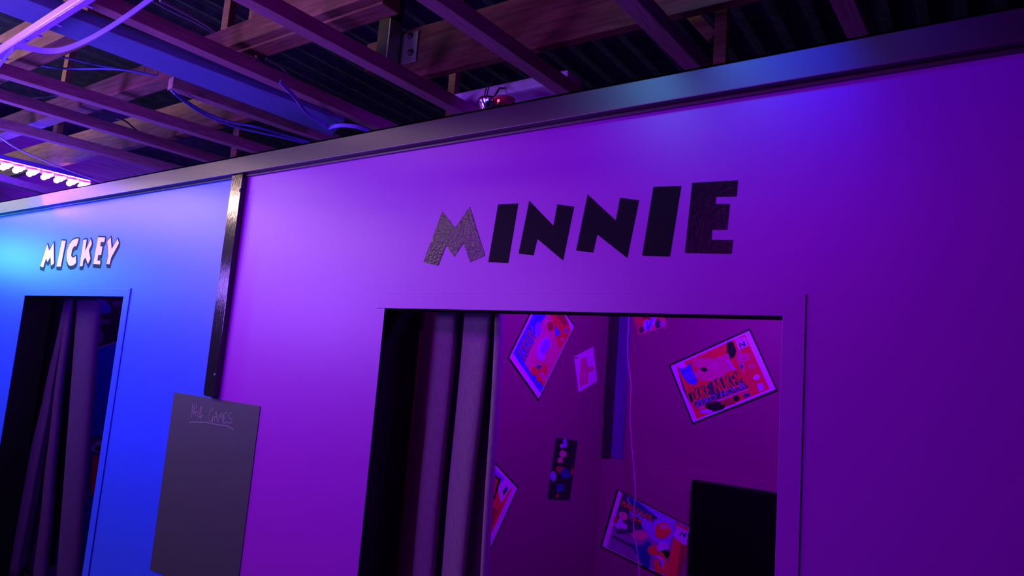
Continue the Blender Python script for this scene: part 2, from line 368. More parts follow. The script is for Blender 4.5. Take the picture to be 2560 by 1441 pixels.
def mrow(k, z):
    # fold edges read at two heights, taken as plumb with a little slack
    top = [(1074, 1141), (1147, 1229), (1226, 1256)]
    bot = [(1025, 1091), (1097, 1168), (1196, 1223)]
    L = []
    for (a, b), (c, d) in zip(top, bot):
        xa = X(a, 850, Y0-.05); xb = X(b, 850, Y0); xc = X(c, 1420, Y0-.05); xd = X(d, 1420, Y0)
        tt = (zt_-z)/(zt_-zb_m)
        L.append((xa+(xc-xa)*tt, xb+(xd-xb)*tt, min(.04, .30*(b-a)*.0035)+.004*math.sin(3*z+a)))
    wob = .004*math.sin(5*z)
    return [(x+wob, y) for x, y in plan(L, .14, Y0, 10, .8)]
zz = [2.02-.0785*i for i in range(31)]
c1 = curtain('grey_curtain', [mrow(0, z) for z in zz], M['curtain_grey'], 'grey fabric curtain gathered in thick folds at the left side of the wide purple doorway', zz)
# the wine coloured lining edge hanging behind the black jamb board
zz2 = [2.02-.13*i for i in range(19)]
def wrow(z):
    tt = (zt_-z)/(zt_-zb_m); a = X(1050, 850, 2.47); b = X(990, 1420, 2.47); x = a+(b-a)*tt
    return [(x-.018+.036*k/8, 2.47-.015*math.sin(math.pi*k/8)) for k in range(9)]
c2 = curtain('lining_curtain', [wrow(z) for z in zz2], M['curtain_wine'], 'thin wine coloured curtain edge between the black jamb board and the grey curtain', zz2)
# far booth
Y1 = 2.46
zt1 = onY((175, 760), Y1).z; zb1 = onY((100, 1435), Y1).z
def frow(z):
    tt = (zt1-z)/(zt1-zb1)
    top = [(164, 172, .02), (172, 183, .03)]
    mid = [(110, 132, .05), (140, 153, .04)]
    bot = [(8, 60, .06), (96, 122, .05)]
    L = []
    for (a, b, da), (c, d, dc), (e, f_, de) in zip(top, mid, bot):
        xs = [(X(p, 760, Y1), X(q, 1020, Y1), X(r_, 1435, Y1)) for p, q, r_ in ((a, c, e), (b, d, f_))]
        res = []
        for x_t, x_m, x_b in xs:
            u_ = max(0, min(1.6, tt)); um = .4
            v = x_t+(x_m-x_t)*u_/um if u_ < um else x_m+(x_b-x_m)*(u_-um)/(1-um)
            res.append(v)
        L.append((res[0], res[1], da+(de-da)*min(1, tt)))
    return [(x+.006*math.sin(9*z), y) for x, y in plan(L, .07, Y1, 10, 2.3)]
zz3 = [1.98-.0642*i for i in range(37)]
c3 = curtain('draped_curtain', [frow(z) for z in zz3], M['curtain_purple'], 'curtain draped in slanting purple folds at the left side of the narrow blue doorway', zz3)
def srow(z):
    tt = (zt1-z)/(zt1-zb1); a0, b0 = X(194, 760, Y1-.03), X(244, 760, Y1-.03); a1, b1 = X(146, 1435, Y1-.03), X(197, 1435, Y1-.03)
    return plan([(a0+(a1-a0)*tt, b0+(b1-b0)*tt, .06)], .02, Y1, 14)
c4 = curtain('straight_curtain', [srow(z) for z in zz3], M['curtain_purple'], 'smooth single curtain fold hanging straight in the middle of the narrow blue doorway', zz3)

for a_, b_, y_, z_, l_ in ((MN0, MN1, 2.49, 2.036, 'curtain rod hidden behind the head of the wide doorway'), (MK0, MK1, 2.43, 1.996, 'curtain rod hidden behind the head of the narrow doorway')):
    o = tube('curtain_rod', [Vector((a_-.05, y_, z_)), Vector((b_+.05, y_, z_))], .012, M['dark_steel']); tag(o, l_, 'rod')

# ================================================================ posters
def T(s, bl, br, tr, tl, f, nrm, base, th, m, name, parent, off=0.0, shear=0):
    cu = bpy.data.curves.new(name, 'FONT'); cu.body = s; cu.offset = 0; cu.resolution_u = 3
    to = bpy.data.objects.new(name, cu); C.objects.link(to); dg = bpy.context.evaluated_depsgraph_get(); dg.update()
    me = bpy.data.meshes.new_from_object(to.evaluated_get(dg)); bpy.data.objects.remove(to); bpy.data.curves.remove(cu)
    xs = [v.co.x for v in me.vertices]; ys = [v.co.y for v in me.vertices]; ax, bx, ay, by = min(xs), max(xs), min(ys), max(ys)
    bl, br, tr, tl = [f(p) for p in (bl, br, tr, tl)]; n = Vector(nrm)
    cx = (ax+bx)/2; cy = (ay+by)/2
    bm = bmesh.new(); bm.from_mesh(me)
    if off:
        for v in bm.verts: pass
    for v in bm.verts:
        u_ = (v.co.x-ax)/(bx-ax); w = (v.co.y-ay)/(by-ay)
        v.co = (bl*(1-u_)+br*u_)*(1-w)+(tl*(1-u_)+tr*u_)*w+n*base
    if off:   # fatten outlines: push border vertices outwards in the plane
        for v in list(bm.verts):
            d = Vector()
            for e in v.link_edges:
                if len(e.link_faces) == 1:
                    fc = e.link_faces[0].calc_center_median(); mid = (e.verts[0].co+e.verts[1].co)/2; ed = (e.verts[1].co-e.verts[0].co)
                    if ed.length > 1e-9:
                        ed.normalize(); q = mid-fc; q -= ed*q.dot(ed)
                        if q.length > 1e-9: d += q.normalized()
            if d.length > 1e-6: v.co = v.co+d.normalized()*off
    ext = bmesh.ops.extrude_face_region(bm, geom=list(bm.faces))
    for e in ext['geom']:
        if isinstance(e, bmesh.types.BMVert): e.co += n*th
    bmesh.ops.recalc_face_normals(bm, faces=bm.faces)
    bm.to_mesh(me); bm.free(); me.materials.clear(); place(me, parent); me.name = name
    return link(name, me, m, parent)
def ell(cx, cy, rx, ry, a=0, n=28, k=1):
    a = math.radians(a); return [(cx+rx*math.cos(t)*math.cos(a)-ry*math.sin(t)*math.sin(a), cy+rx*math.cos(t)*math.sin(a)+ry*math.sin(t)*math.cos(a)) for t in [2*math.pi*i/n for i in range(n)]]
def wob(cx, cy, rx, ry, seed, n=36, amp=.25):
    rg = random.Random(seed); A = [(rg.uniform(.3, 1)*amp/(q**.7), rg.uniform(0, 6.28), q) for q in (2, 3, 4, 5, 7)]
    f = lambda t: 1+sum(a*math.sin(q*t+ph) for a, ph, q in A)*.55
    return [(cx+rx*f(t)*math.cos(t), cy+ry*f(t)*math.sin(t)) for t in [2*math.pi*i/n for i in range(n)]]
def logo(cx, cy, s, a):   # small four-sided N block
    ca, sa = math.cos(math.radians(a)), math.sin(math.radians(a)); q = lambda P: [(cx+s*(x*ca-y*sa), cy+s*(x*sa+y*ca)) for x, y in P]
    return [(q([(-1, -.8), (-.45, -.8), (.45, .15), (.45, -.8), (1, -.8), (1, .8), (.45, .8), (-.45, -.1), (-.45, .8), (-1, .8)]), 'dblue'),
            (q([(-1, -.8), (-.45, -.8), (-.45, -.1), (-1, -.1)]), 'red'), (q([(.45, .1), (1, .1), (1, .8), (.45, .8)]), 'ink')]
def poster(name, label, f, nrm, corners, layers, z, th=.004, border=True, group=None):
    cs = [f(p) for p in corners]; o = sum(cs, Vector())/4
    r_ = root(name, (o.x, o.y, min(c.z for c in cs)), label, 'poster', group)
    base = .001
    if border: prism('border', cs, nrm, .0005, th, M['print_ink'], r_); base = th+.0006
    else: prism('paper', cs, nrm, .0005, .001, M['print_'+border_less.get(name, 'white')], r_); base = .0016
    multi('print', [([f(p) for p in zm(P, *z)], k) for P, k in layers], nrm, base, .0001, None, r_)
    return r_, base+.00012*(len(layers)+1)
border_less = {}
fB = lambda p: onY(p, YB); fL = lambda p: onY(p, YB-.018); fS = lambda p: onX(p, XS); fSL = lambda p: onX(p, XS+.006)
def Z(pts, z): return zm(pts, *z)
# --- orange landscape cover on the back wall
z = (1650, 800, 5.145)
L = [([(140, 595), (1150, 140), (1490, 895), (430, 1320)], 'white'), ([(210, 592), (1095, 195), (1412, 892), (472, 1278)], 'red'),
 ([(210, 592), (420, 1150), (390, 1080), (300, 900), (230, 650)], 'ink'), (wob(600, 560, 190, 70, 2), 'mag'), (wob(770, 440, 72, 66, 5), 'orange'), (wob(640, 700, 210, 80, 6), 'mag'),
 ([(240, 620), (330, 625), (385, 550), (430, 670), (485, 780), (470, 825), (430, 838), (360, 810), (300, 730)], 'blue'), (wob(282, 584, 56, 38, 1, amp=.1), 'white'),
 ([(330, 700), (450, 660), (452, 668), (333, 708)], 'violet'), ([(345, 730), (465, 690), (467, 698), (348, 738)], 'violet'), ([(360, 765), (478, 722), (480, 730), (363, 773)], 'violet'),
 ([(860, 290), (935, 270), (985, 400), (960, 480), (890, 512), (862, 450)], 'ink'), (wob(570, 640, 45, 26, 8, amp=.5), 'ink'),
 (wob(770, 590, 120, 60, 4, amp=.4), 'pink'), ([(700, 500), (880, 430), (960, 640), (800, 700)], 'mag'), ([(850, 520), (870, 510), (980, 640), (950, 650)], 'lil'),
 ([(1000, 385), (1040, 370), (1095, 560), (1085, 700), (1010, 560)], 'mag'), (ell(1010, 480, 14, 30, -10), 'violet'), (ell(1055, 600, 18, 28), 'dblue'),
 ([(965, 262), (1095, 217), (1143, 337), (1015, 385)], 'white'), ([(978, 280), (1072, 243), (1076, 252), (982, 290)], 'violet'),
 (ell(1110, 462, 46, 34, -20), 'mag'), (ell(1125, 505, 40, 26, -20), 'mag'), (ell(1182, 600, 44, 38, -20), 'mag'), (ell(1182, 600, 16, 14), 'red'), (ell(1245, 741, 46, 34, -20), 'white'),
 ([(1250, 822), (1322, 808), (1345, 905), (1275, 920)], 'lil'), ([(365, 950), (420, 930), (450, 1040), (400, 1060)], 'ink'),
 ([(400, 900), (640, 815), (680, 780), (1010, 650), (1140, 870), (460, 1130)], 'dark'), ([(500, 1135), (1135, 888), (1140, 902), (506, 1150)], 'lil'),
 (wob(720, 1110, 130, 60, 3, amp=.4), 'ink'), (wob(880, 1060, 90, 40, 9, amp=.4), 'dred'), (wob(600, 1180, 90, 24, 12, amp=.4), 'lil'), (wob(985, 1010, 40, 40, 7, amp=.4), 'ink'),
 ([(1075, 965), (1150, 938), (1165, 975), (1090, 1005)], 'dblue')]+logo(1060, 318, 42, -22)
P_, b = poster('framed_poster', 'black-edged landscape poster with bold red block lettering, tilted on the booth back wall', fB, NY, Z([(112, 580), (1160, 110), (1522, 915), (420, 1345)], z), L, z)
q = Z([(438, 1062), (660, 985), (615, 825), (402, 905)], z); T('DUKE', *q, fB, NY, b, .0001, M['print_ink'], 'lettering', P_, off=.004)
T('DUKE', *q, fB, NY, b+.0002, .0001, M['print_orange'], 'lettering', P_, off=.0022)
q = Z([(720, 950), (1125, 838), (1000, 655), (680, 790)], z); T('NUKEM', *q, fB, NY, b, .0001, M['print_ink'], 'lettering', P_, off=.004)
T('NUKEM', *q, fB, NY, b+.0002, .0001, M['print_orange'], 'lettering', P_, off=.0022)
for w, q in (('ZERO', [(465, 1125), (735, 1030), (720, 950), (440, 1055)]), ('HOUR', [(790, 1005), (1115, 875), (1095, 795), (772, 925)])):
    T(w, *Z(q, z), fB, NY, b+.0004, .0001, M['print_violet'], 'subtitle', P_)
# --- blue and pink cover on the side wall
z = (1250, 770, 5.763)
L = [([(125, 715), (548, 1310), (1060, 270), (640, -330)], 'white'), ([(178, 655), (572, 1232), (1018, 335), (640, -240)], 'mag'),
 ([(178, 655), (572, 1232), (640, 1090), (560, 1000), (430, 940), (345, 800), (395, 640), (500, 460), (560, 330), (600, 180), (640, 60), (640, -240)], 'blue'),
 ([(480, 430), (600, 270), (610, 340), (520, 640), (400, 850), (345, 810), (420, 640)], 'pink'), (wob(540, 310, 48, 110, 3, amp=.3), 'violet'), (wob(600, 130, 60, 60, 13, amp=.4), 'blue'),
 (wob(650, 200, 46, 60, 5, amp=.3), 'pink'), (wob(715, 265, 50, 60, 6, amp=.4), 'dred'), ([(730, 80), (900, 60), (1010, 318), (965, 420), (845, 590), (790, 420), (740, 200)], 'red'),
 ([(790, 60), (900, 60), (985, 250), (900, 240), (820, 140)], 'dred'), ([(778, 240), (862, 362), (795, 430)], 'blue'),
 (wob(670, 400, 90, 60, 17, amp=.2), 'pink'), (ell(620, 590, 95, 175, 18), 'lil'), (ell(640, 560, 60, 120, 18), 'violet'), (wob(720, 700, 80, 120, 7, amp=.3), 'mag'),
 (wob(440, 850, 50, 60, 8, amp=.3), 'pink'), (wob(500, 900, 70, 70, 10, amp=.4), 'red'), (wob(548, 850, 34, 26, 11, amp=.3), 'dblue'), (wob(620, 890, 50, 80, 14, amp=.3), 'red'),
 (wob(545, 1010, 36, 60, 15, amp=.4), 'orange'), (wob(610, 1080, 30, 40, 16, amp=.3), 'red'), ([(585, 880), (600, 950), (640, 985), (625, 1000), (580, 960)], 'lil'),
 ([(930, 285), (972, 318), (948, 375), (912, 340)], 'violet'), (ell(880, 460, 22, 32, 20), 'pink')]+logo(942, 330, 14, -62)
P_, b = poster('framed_poster', 'black-edged poster with bubbly blue lettering on blue and pink, high on booth side wall', fS, NX, Z([(105, 720), (550, 1345), (1080, 260), (635, -365)], z), L, z)
q = Z([(352, 752), (525, 400), (430, 255), (240, 632)], z)
T('KIRBY', *q, fS, NX, b, .0001, M['print_orange'], 'lettering', P_, off=.006)
T('KIRBY', *q, fS, NX, b+.0002, .0001, M['print_blue'], 'lettering', P_, off=.0015)
# --- small white print with a loose red splash
z = (1250, 770, 5.763)
L = [([(1150, 740), (1240, 700), (1250, 800), (1275, 850), (1345, 845), (1350, 905), (1275, 930), (1265, 1020), (1270, 1090), (1200, 1110), (1150, 1150), (1140, 960), (1155, 850)], 'mag'),
     (ell(1205, 980, 34, 60), 'pink'), (wob(1095, 722, 20, 12, 3), 'ink')]
poster('paper_print', 'small white unframed print with a loose pink splash, left of the black corner strip', fS, NX, Z([(1065, 705), (1340, 562), (1398, 1055), (1130, 1220)], z), L, z, border=False)
# --- tall dark print
border_less['dark_print'] = 'dark'
z = (1200, 1080, 4.503)
L = [([(858, 70), (1092, 106), (1004, 768), (760, 758)], 'ink'), (wob(955, 130, 24, 52, 2, amp=.2), 'violet'), (wob(918, 160, 20, 22, 3, amp=.2), 'lil'), (wob(930, 250, 38, 40, 4, amp=.3), 'pink'),
 (wob(900, 320, 34, 30, 5, amp=.4), 'mag'), (wob(905, 425, 60, 34, 6, amp=.3), 'dred'), (wob(960, 470, 55, 60, 7, amp=.3), 'dblue'), (wob(820, 500, 34, 55, 8, amp=.2), 'violet'), (wob(1035, 450, 16, 40, 9, amp=.2), 'dred'),
 (wob(900, 630, 45, 50, 10, amp=.3), 'dblue'), (wob(868, 720, 16, 22, 11, amp=.3), 'dred')]
poster('dark_print', 'tall narrow unframed near-black print with dim coloured patches on booth side wall', fSL, NX, Z([(850, 62), (1100, 100), (1010, 775), (752, 765)], z), L, z, border=False)
# --- poster half hidden behind the curtain
a = fSL((1295.5, 1218.8)); e1 = (fSL((1225, 1375))-a).normalized(); e2 = (fSL((1235.5, 1154))-a).normalized()
def hp(u_, v): return a+e1*u_+e2*v
zr = root('framed_poster', tuple(hp(.2, .3)), 'black-edged poster with white margin half hidden behind the grey curtain edge', 'poster')
prism('border', [hp(0, 0), hp(.42, 0), hp(.42, .594), hp(0, .594)], NX, .0005, .004, M['print_ink'], zr)
Lh = [([(.012, .012), (.408, .012), (.408, .582), (.012, .582)], 'white'), ([(.03, .06), (.39, .06), (.39, .54), (.03, .54)], 'red'), ([(.03, .16), (.20, .26), (.39, .40), (.39, .54), (.03, .54)], 'violet'),
      ([(.03, .07), (.16, .10), (.10, .20), (.03, .16)], 'white'), ([(.20, .09), (.34, .08), (.36, .24), (.22, .22)], 'dred'), ([(.25, .13), (.3, .12), (.31, .17), (.26, .18)], 'mag'),
      ([(.05, .20), (.17, .17), (.20, .30), (.07, .36)], 'ink'), ([(.065, .22), (.16, .19), (.185, .29), (.08, .34)], 'dred')]
for k in range(6): Lh.append(([(.075+.018*k, .22-.005*k), (.082+.018*k, .218-.005*k), (.092+.018*k, .325-.007*k), (.085+.018*k, .328-.007*k)], 'orange'))
Lh += [([(.06, .095), (.085, .10), (.08, .13), (.055, .125)], 'dblue'), ([(.085, .10), (.11, .105), (.10, .135), (.08, .13)], 'ink')]
multi('print', [([hp(*p) for p in P], k) for P, k in Lh], NX, .0046, .0001, None, zr)
# --- racing cover low on the back wall
z = (1480, 1200, 5.979)
L = [([(400, 165), (1470, 715), (1235, 1510), (155, 993)], 'white'), ([(455, 195), (1440, 705), (1222, 1485), (225, 1015)], 'grey'), ([(455, 195), (560, 240), (560, 520), (620, 800), (330, 720), (380, 480)], 'dark'),
 ([(520, 232), (1250, 612), (1210, 830), (1150, 1000), (900, 900), (700, 620), (570, 500)], 'violet'), ([(530, 240), (700, 330), (980, 560), (900, 600), (600, 420)], 'dblue'),
 ([(690, 640), (760, 600), (760, 760), (720, 740)], 'dblue'), ([(300, 770), (560, 800), (640, 960), (820, 1300), (225, 1012)], 'grey'), ([(560, 950), (900, 1000), (860, 1340), (760, 1280)], 'dblue'),
 ([(300, 830), (380, 850), (640, 1000), (610, 1020), (290, 860)], 'dark'), (wob(470, 540, 70, 60, 2, amp=.3), 'pink'), (wob(410, 660, 70, 70, 3, amp=.3), 'lil'), (wob(490, 700, 40, 50, 4, amp=.3), 'lil'), (wob(360, 600, 30, 50, 5, amp=.3), 'dred'),
 (wob(455, 770, 120, 36, 6, amp=.4), 'dark'), (wob(660, 650, 80, 110, 7, amp=.3), 'dark'), (wob(720, 830, 120, 70, 8, amp=.4), 'mag'), (wob(790, 640, 60, 60, 9, amp=.2), 'violet'),
 (ell(825, 1000, 60, 90, 10), 'dblue'), (wob(1060, 760, 120, 120, 10, amp=.15), 'red'), (wob(1080, 700, 70, 40, 22, amp=.2), 'pink'), (wob(930, 1050, 100, 70, 11, amp=.2), 'red'), (wob(1060, 1000, 90, 70, 12, amp=.2), 'lil'), (wob(1090, 1110, 90, 60, 13, amp=.2), 'ink'),
 (wob(1030, 1250, 100, 150, 14, amp=.25), 'orange'), ([(1230, 860), (1330, 900), (1440, 960), (1290, 1500), (1080, 1420), (1150, 1200)], 'red'), ([(1330, 900), (1440, 960), (1290, 1500), (1260, 1480)], 'dred'),
 ([(930, 1140), (980, 1120), (1080, 1180), (1075, 1340), (1060, 1330), (1040, 1200), (970, 1160)], 'lil'), ([(985, 1190), (1040, 1220), (1050, 1310)], 'blue'),
 ([(1265, 640), (1440, 730), (1430, 960), (1390, 980), (1205, 830), (1260, 740)], 'lil'), ([(1265, 640), (1440, 730), (1438, 765), (1275, 690)], 'red')]+logo(1365, 812, 46, 20)
P_, b = poster('framed_poster', 'black-edged racing poster with red title lettering, low beside the black screen', fL, NY, Z([(375, 135), (1500, 712), (1255, 1560), (125, 1000)], z), L, z)
for w, q in (('MARIO', [(438, 385), (685, 510), (715, 430), (470, 308)]), ('KART', [(715, 528), (925, 640), (975, 572), (745, 450)]), ('64', [(600, 585), (720, 690), (760, 610), (640, 530)])):
    T(w, *Z(q, z), fL, NY, b, .0001, M['print_ink'], 'lettering', P_, off=.004)
    T(w, *Z(q, z), fL, NY, b+.0002, .0001, M['print_orange'], 'lettering', P_, off=.001)
# --- print whose lower corner shows under the door head
z = (1500, 770, 8.005); border_less['torn_print'] = 'mag'
L = [([(655, 150), (760, 545), (880, 500), (860, 100)], 'tan'), (wob(800, 260, 70, 60, 2, amp=.4), 'red'), (wob(960, 200, 120, 60, 6, amp=.3), 'dred'), (wob(830, 440, 50, 60, 3, amp=.3), 'dark'), (wob(950, 340, 85, 110, 4, amp=.15), 'lil'), (wob(1060, 250, 50, 90, 14, amp=.15), 'lil'),
 ([(930, 260), (955, 260), (965, 380), (1020, 240), (1070, 200), (1000, 400), (965, 480), (940, 430)], 'blue'), (wob(1160, 320, 60, 90, 5, amp=.3), 'dark'), (wob(1250, 220, 30, 26, 9, amp=.3), 'orange'), (wob(1240, 330, 50, 30, 8, amp=.3), 'violet')]
poster('torn_print', 'colourful unframed print whose lower corner shows just under the wide door head', fB, NY, Z([(610, -450), (1160, -640), (1330, 370), (765, 550)], z), L, z, border=False)
# --- posters in the far booth
f2 = lambda p: onX(p, xs2)
z = (0, 720, 3.791)
L = [(wob(980, 180, 70, 60, 2, amp=.4), 'dblue'), (wob(1110, 150, 50, 30, 3, amp=.4), 'dark'), (wob(1150, 230, 24, 24, 13, amp=.3), 'dark'), (wob(990, 320, 50, 22, 4, amp=.6), 'dark'), (wob(960, 470, 24, 50, 5, amp=.5), 'dark'), (wob(930, 400, 24, 36, 6, amp=.5), 'dark'),
     ([(860, 588), (1200, 478), (1202, 486), (862, 598)], 'grey')]
border_less['night_print'] = 'ink'
poster('night_print', 'large near-black print with pale edge line, seen upper right through the narrow doorway', f2, NX, Z([(760, 40), (1280, -100), (1300, 460), (800, 615)], z), L, z, border=False)
z = (0, 900, 2.664); border_less['box_print'] = 'ink'
L = [([(588, 528), (720, 515), (700, 900), (560, 908)], 'dark'), ([(600, 600), (640, 545), (720, 530), (715, 640)], 'grey'), (wob(660, 590, 26, 20, 3, amp=.4), 'ink'), ([(620, 640), (710, 640), (690, 880), (600, 885)], 'dred'), ([(558, 902), (700, 890), (700, 897), (558, 909)], 'grey')]
poster('box_print', 'small print with dark red panel low on the far booth wall beside the straight curtain', f2, NX, Z([(580, 518), (740, 508), (715, 905), (550, 918)], z), L, z, border=False)

# ================================================================ inside the booth: corner strip, screen, cord
cs = box('corner_strip', (XS+.002, YB-.035, 1.006), (XS+.075, YB-.001, ZT), M['black_paint'], bevel=.002)
tag(cs, 'black vertical strip in the corner between the booth side wall and back wall', 'strip')
fl = box('filler_board', (XS+.076, YB-.012, 1.006), (XS+.17, YB-.001, ZT), mat('violet_board', (.12, .02, .30), .5, .3, .05, 40), bevel=.001)
tag(fl, 'narrow blue-violet board beside the black corner strip on the booth back wall', 'board')
sA = onY((1728, 1200), 4.55); sB = onY((1938, 1240), 4.55)
tv = root('wall_screen', (sA.x+.5, 4.6, sA.z-.62), 'black flat screen at the lower right of the wide doorway on the booth back wall', 'screen')
box('casing', (sA.x, 4.55, sA.z-.62), (sA.x+1.08, 4.60, sA.z), M['matt_black'], tv, bevel=.006)
box('display', (sA.x+.015, 4.546, sA.z-.60), (sA.x+1.065, 4.551, sA.z-.015), mat('display_glass', (.002, .002, .003), .5, .1), tv)
box('wall_bracket', (sA.x+.4, 4.60, sA.z-.45), (sA.x+.7, 4.642, sA.z-.15), M['dark_steel'], tv)
cp = [onY(p, 4.50) for p in ((1571, 690), (1572, 796), (1569, 850), (1570, 905), (1577, 960), (1575, 1040), (1579, 1110), (1585, 1180), (1588, 1235), (1583, 1310), (1592, 1375), (1598, 1441), (1597, 1560))]
cd = tube('hanging_cord', spline(cp, 6), .0042, M['cord_white']); tag(cd, 'thin pale cord hanging in gentle waves in front of the booth back wall', 'cord')

# ================================================================ timber roof structure
ZB = 2.85; BH = .062
bd = .05
bats = [(-.365, -.3, 2.9, 'rightmost ceiling batten near the upper right end of the black rail'),
        (-.985, -.3, 2.9, 'ceiling batten third from the right, meeting the rail above the large letter E side'),
        (-1.595, -.3, 2.9, 'ceiling batten crossing in front of the white board with the metal lamp'),
        (-2.225, -.3, 2.9, 'ceiling batten with a pale scratch, meeting the rail left of the metal lamp'),
        (-2.815, -.3, 2.9, 'ceiling batten just right of the wide blue board')]
BG = 'battens running towards the partition'
def batten(x, ya, yb, w, label, m='batten', z=ZB, h=BH, dirx=bd):
    o = beam('ceiling_batten', (x+dirx*(ya-2.5), ya, z), (x+dirx*(yb-2.5), yb, z), w, h, M[m]); tag(o, label, 'batten', BG); return o
for x, ya, yb, lab in bats:
    xc = x if x > -.4 else x
    batten(onZ({-.365: (2140, 71), -.985: (1724, 162), -1.595: (1401, 228), -2.225: (1143, 281), -2.815: (943, 323)}[x], ZB).x+.0, ya, yb, .068, lab)
# wide blue board
A1, A2 = onZ((0, 30), ZB-.02), onZ((67, 0), ZB-.02); B1, B2 = onZ((830, 340), ZB-.02), onZ((860, 304), ZB-.02)
dv = Vector((0, 0, .05)); e_ = (A1-B1)*.5; g_ = (A2-B2)*.5
bb = hexa('blue_ceiling_board', [A1+e_, A2+g_, B2, B1, A1+e_+dv, A2+g_+dv, B2+dv, B1+dv], M['blue_board'], bevel=.003); tag(bb, 'wide flat blue board crossing the ceiling under the beams at upper left', 'board')
# left battens
def batten_px(pa, pb, w, label, z=ZB, ext=(0, 0)):
    a = onZ(pa, z); b = onZ(pb, z); d = (b-a).normalized(); a = a-d*ext[0]; b = b+d*ext[1]
    o = beam('ceiling_batten', a, b, w, BH, M['batten']); tag(o, label, 'batten', BG); return o
batten_px((424, 222), (650, 300), .062, 'short ceiling batten with a cut end starting under the wide blue board', ext=(0, .5))
batten_px((0, 190), (620, 377), .066, 'long ceiling batten running from the left edge below the short one with a cut end', ext=(3.2, .3))
batten_px((0, 252), (500, 400), .062, 'ceiling batten above the bright-edged one, second up from the glowing light bar', ext=(3.2, .3))
batten_px((0, 322), (400, 424), .06, 'lowest ceiling batten, bright violet edge just above the glowing light bar', ext=(3.4, .3))
batten_px((0, 455), (180, 505), .08, 'dim violet ceiling batten below the glowing light bar at the left edge', ext=(3.4, .3))
# beams parallel to the partition
BZ = ZB+BH+.045
def fbeam(x0, x1, yn, yf, z, h, label, name='timber_beam', m='timber'):
    o = box(name, (x0, yn, z), (x1, yf, z+h), M[m], bevel=.004); tag(o, label, 'beam'); return o
T1n, T1f = 1.675, 1.765
o = fbeam(-6.6, onZ((1002, 30), BZ).x-.02, T1n, T1f, BZ, .12, 'knotty timber beam running parallel to the partition, hidden at its middle by the blue board')
o = fbeam(onY((509, 110), T1n-.04).x, onZ((1002, 30), BZ).x, T1n-.045, T1n-.002, BZ+.012, .10, 'timber plank with sawn end fixed along the near side of the knotty beam', 'timber_plank')
o = fbeam(onY((620, 60), T1n-.04).x, onZ((1002, 30), BZ).x-.05, T1n-.03, T1f, BZ+.125, .13, 'timber beam piece stacked on top of the knotty beam at the top centre', 'timber_plank')
fbeam(-8.6, onY((683, 280), 2.235).x, 2.235, 2.285, BZ, .23, 'deep brown timber beam ending behind the blue board above the blue wall', 'deep_beam', 'dimmed_timber')
fbeam(onY((992, 150), 2.235).x, 1.4, 2.235, 2.285, BZ, .26, 'deep dark timber beam above the purple wall holding the steel bracket', 'deep_beam', 'dimmed_timber')
fbeam(onY((916, 130), 2.235).x, onY((991, 150), 2.235).x, 2.235, 2.285, BZ+.10, .15, 'short brown beam end left of the steel bracket', 'deep_beam', 'dimmed_timber')
fbeam(-8.0, -3.25, 1.20, 1.30, BZ, .20, 'brown timber beam at the far upper left behind the light tape')
fbeam(-9, 1.5, 3.35, 3.42, BZ, .22, 'dim timber beam far behind the partition rail', 'timber_beam', 'dimmed_timber')
# struts and braces up to the roof
def strut(px, Z_, w, label, d=.04, lean=0, m='timber', y=None, z0=None, z1=4.12):
    a = onY(px, y); z0 = z0 if z0 else a.z
    o = beam('roof_strut', (a.x, y, z0), (a.x+lean, y, z1), w, d, M[m], upv=(0, -1, 0)); tag(o, label, 'strut'); return o
strut((172, 210), 0, .07, 'short upright strut standing above the brown beam at upper left', y=1.95, z0=BZ)
strut((595, 395), 0, .07, 'upright strut behind the rail left of the black cover strip top', y=2.62, z0=2.7)
strut((578, 70), 0, .06, 'upright strut at the top edge left of the knotty beam', y=1.86, z0=BZ)
strut((1138, 240), 0, .05, 'upright strut behind the left end of the white lamp board', y=2.75, z0=2.7)
strut((1806, 140), 0, .055, 'upright strut rising behind the rail right of centre', y=2.75, z0=2.7)
o = beam('roof_brace', onY((1787, 100), 2.78), onY((1640, -60), 2.78), .05, .035, M['timber'], upv=(0, -1, 0)); tag(o, 'slanting brace meeting the upright strut behind the rail right of centre', 'brace')
# roof purlins
for i, (yy, lab) in enumerate(((2.9, 'dark purlin running along under the roof sheet'),)):
    o = box('roof_purlin', (-9.2, yy, 4.05), (1.6, yy+.06, 4.125), M['batten'], bevel=.003); tag(o, lab, 'purlin')
# steel bracket on the deep beam
bl_ = onY((975, 150), 2.235); br_ = onY((1045, 120), 2.235); yb_ = 2.235
sb = root('steel_bracket', ((bl_.x+br_.x)/2, yb_, bl_.z), 'steel post bracket bolted to the deep timber beam at top centre', 'bracket')
pa = onY((1003, 170), yb_); pb = onY((1003, 75), yb_)
xpL = onY((972, 150), yb_).x; xpM = onY((1003, 120), yb_).x; xpR = onY((1046, 110), yb_).x
zl = onY((1025, 158), yb_).z; zh = onY((1025, 84), yb_).z
box('plate', (xpM-.005, yb_-.008, zl), (xpR, yb_, zh), M['steel'], sb, bevel=.002)
box('plate', (xpL-.035, yb_-.008, zl-.03), (xpL, yb_, zh-.05), M['steel'], sb, bevel=.002)
box('post', (xpL, yb_-.09, zl-.06), (xpM-.006, yb_-.001, 4.05), M['dark_steel'], sb, bevel=.003)
box('flange', (xpM-.006, yb_-.09, zl-.06), (xpM+.004, yb_-.009, zh+.05), M['steel'], sb, bevel=.001)
for px in ((1026, 90), (1027, 131)):
    lathe('bolt', onY(px, yb_-.008), [(0, .012), (.012, .012), (.014, .009), (.014, .001), (.02, 0)], M['dark_steel'], sb, axis=(0, -1, 0), n=6)

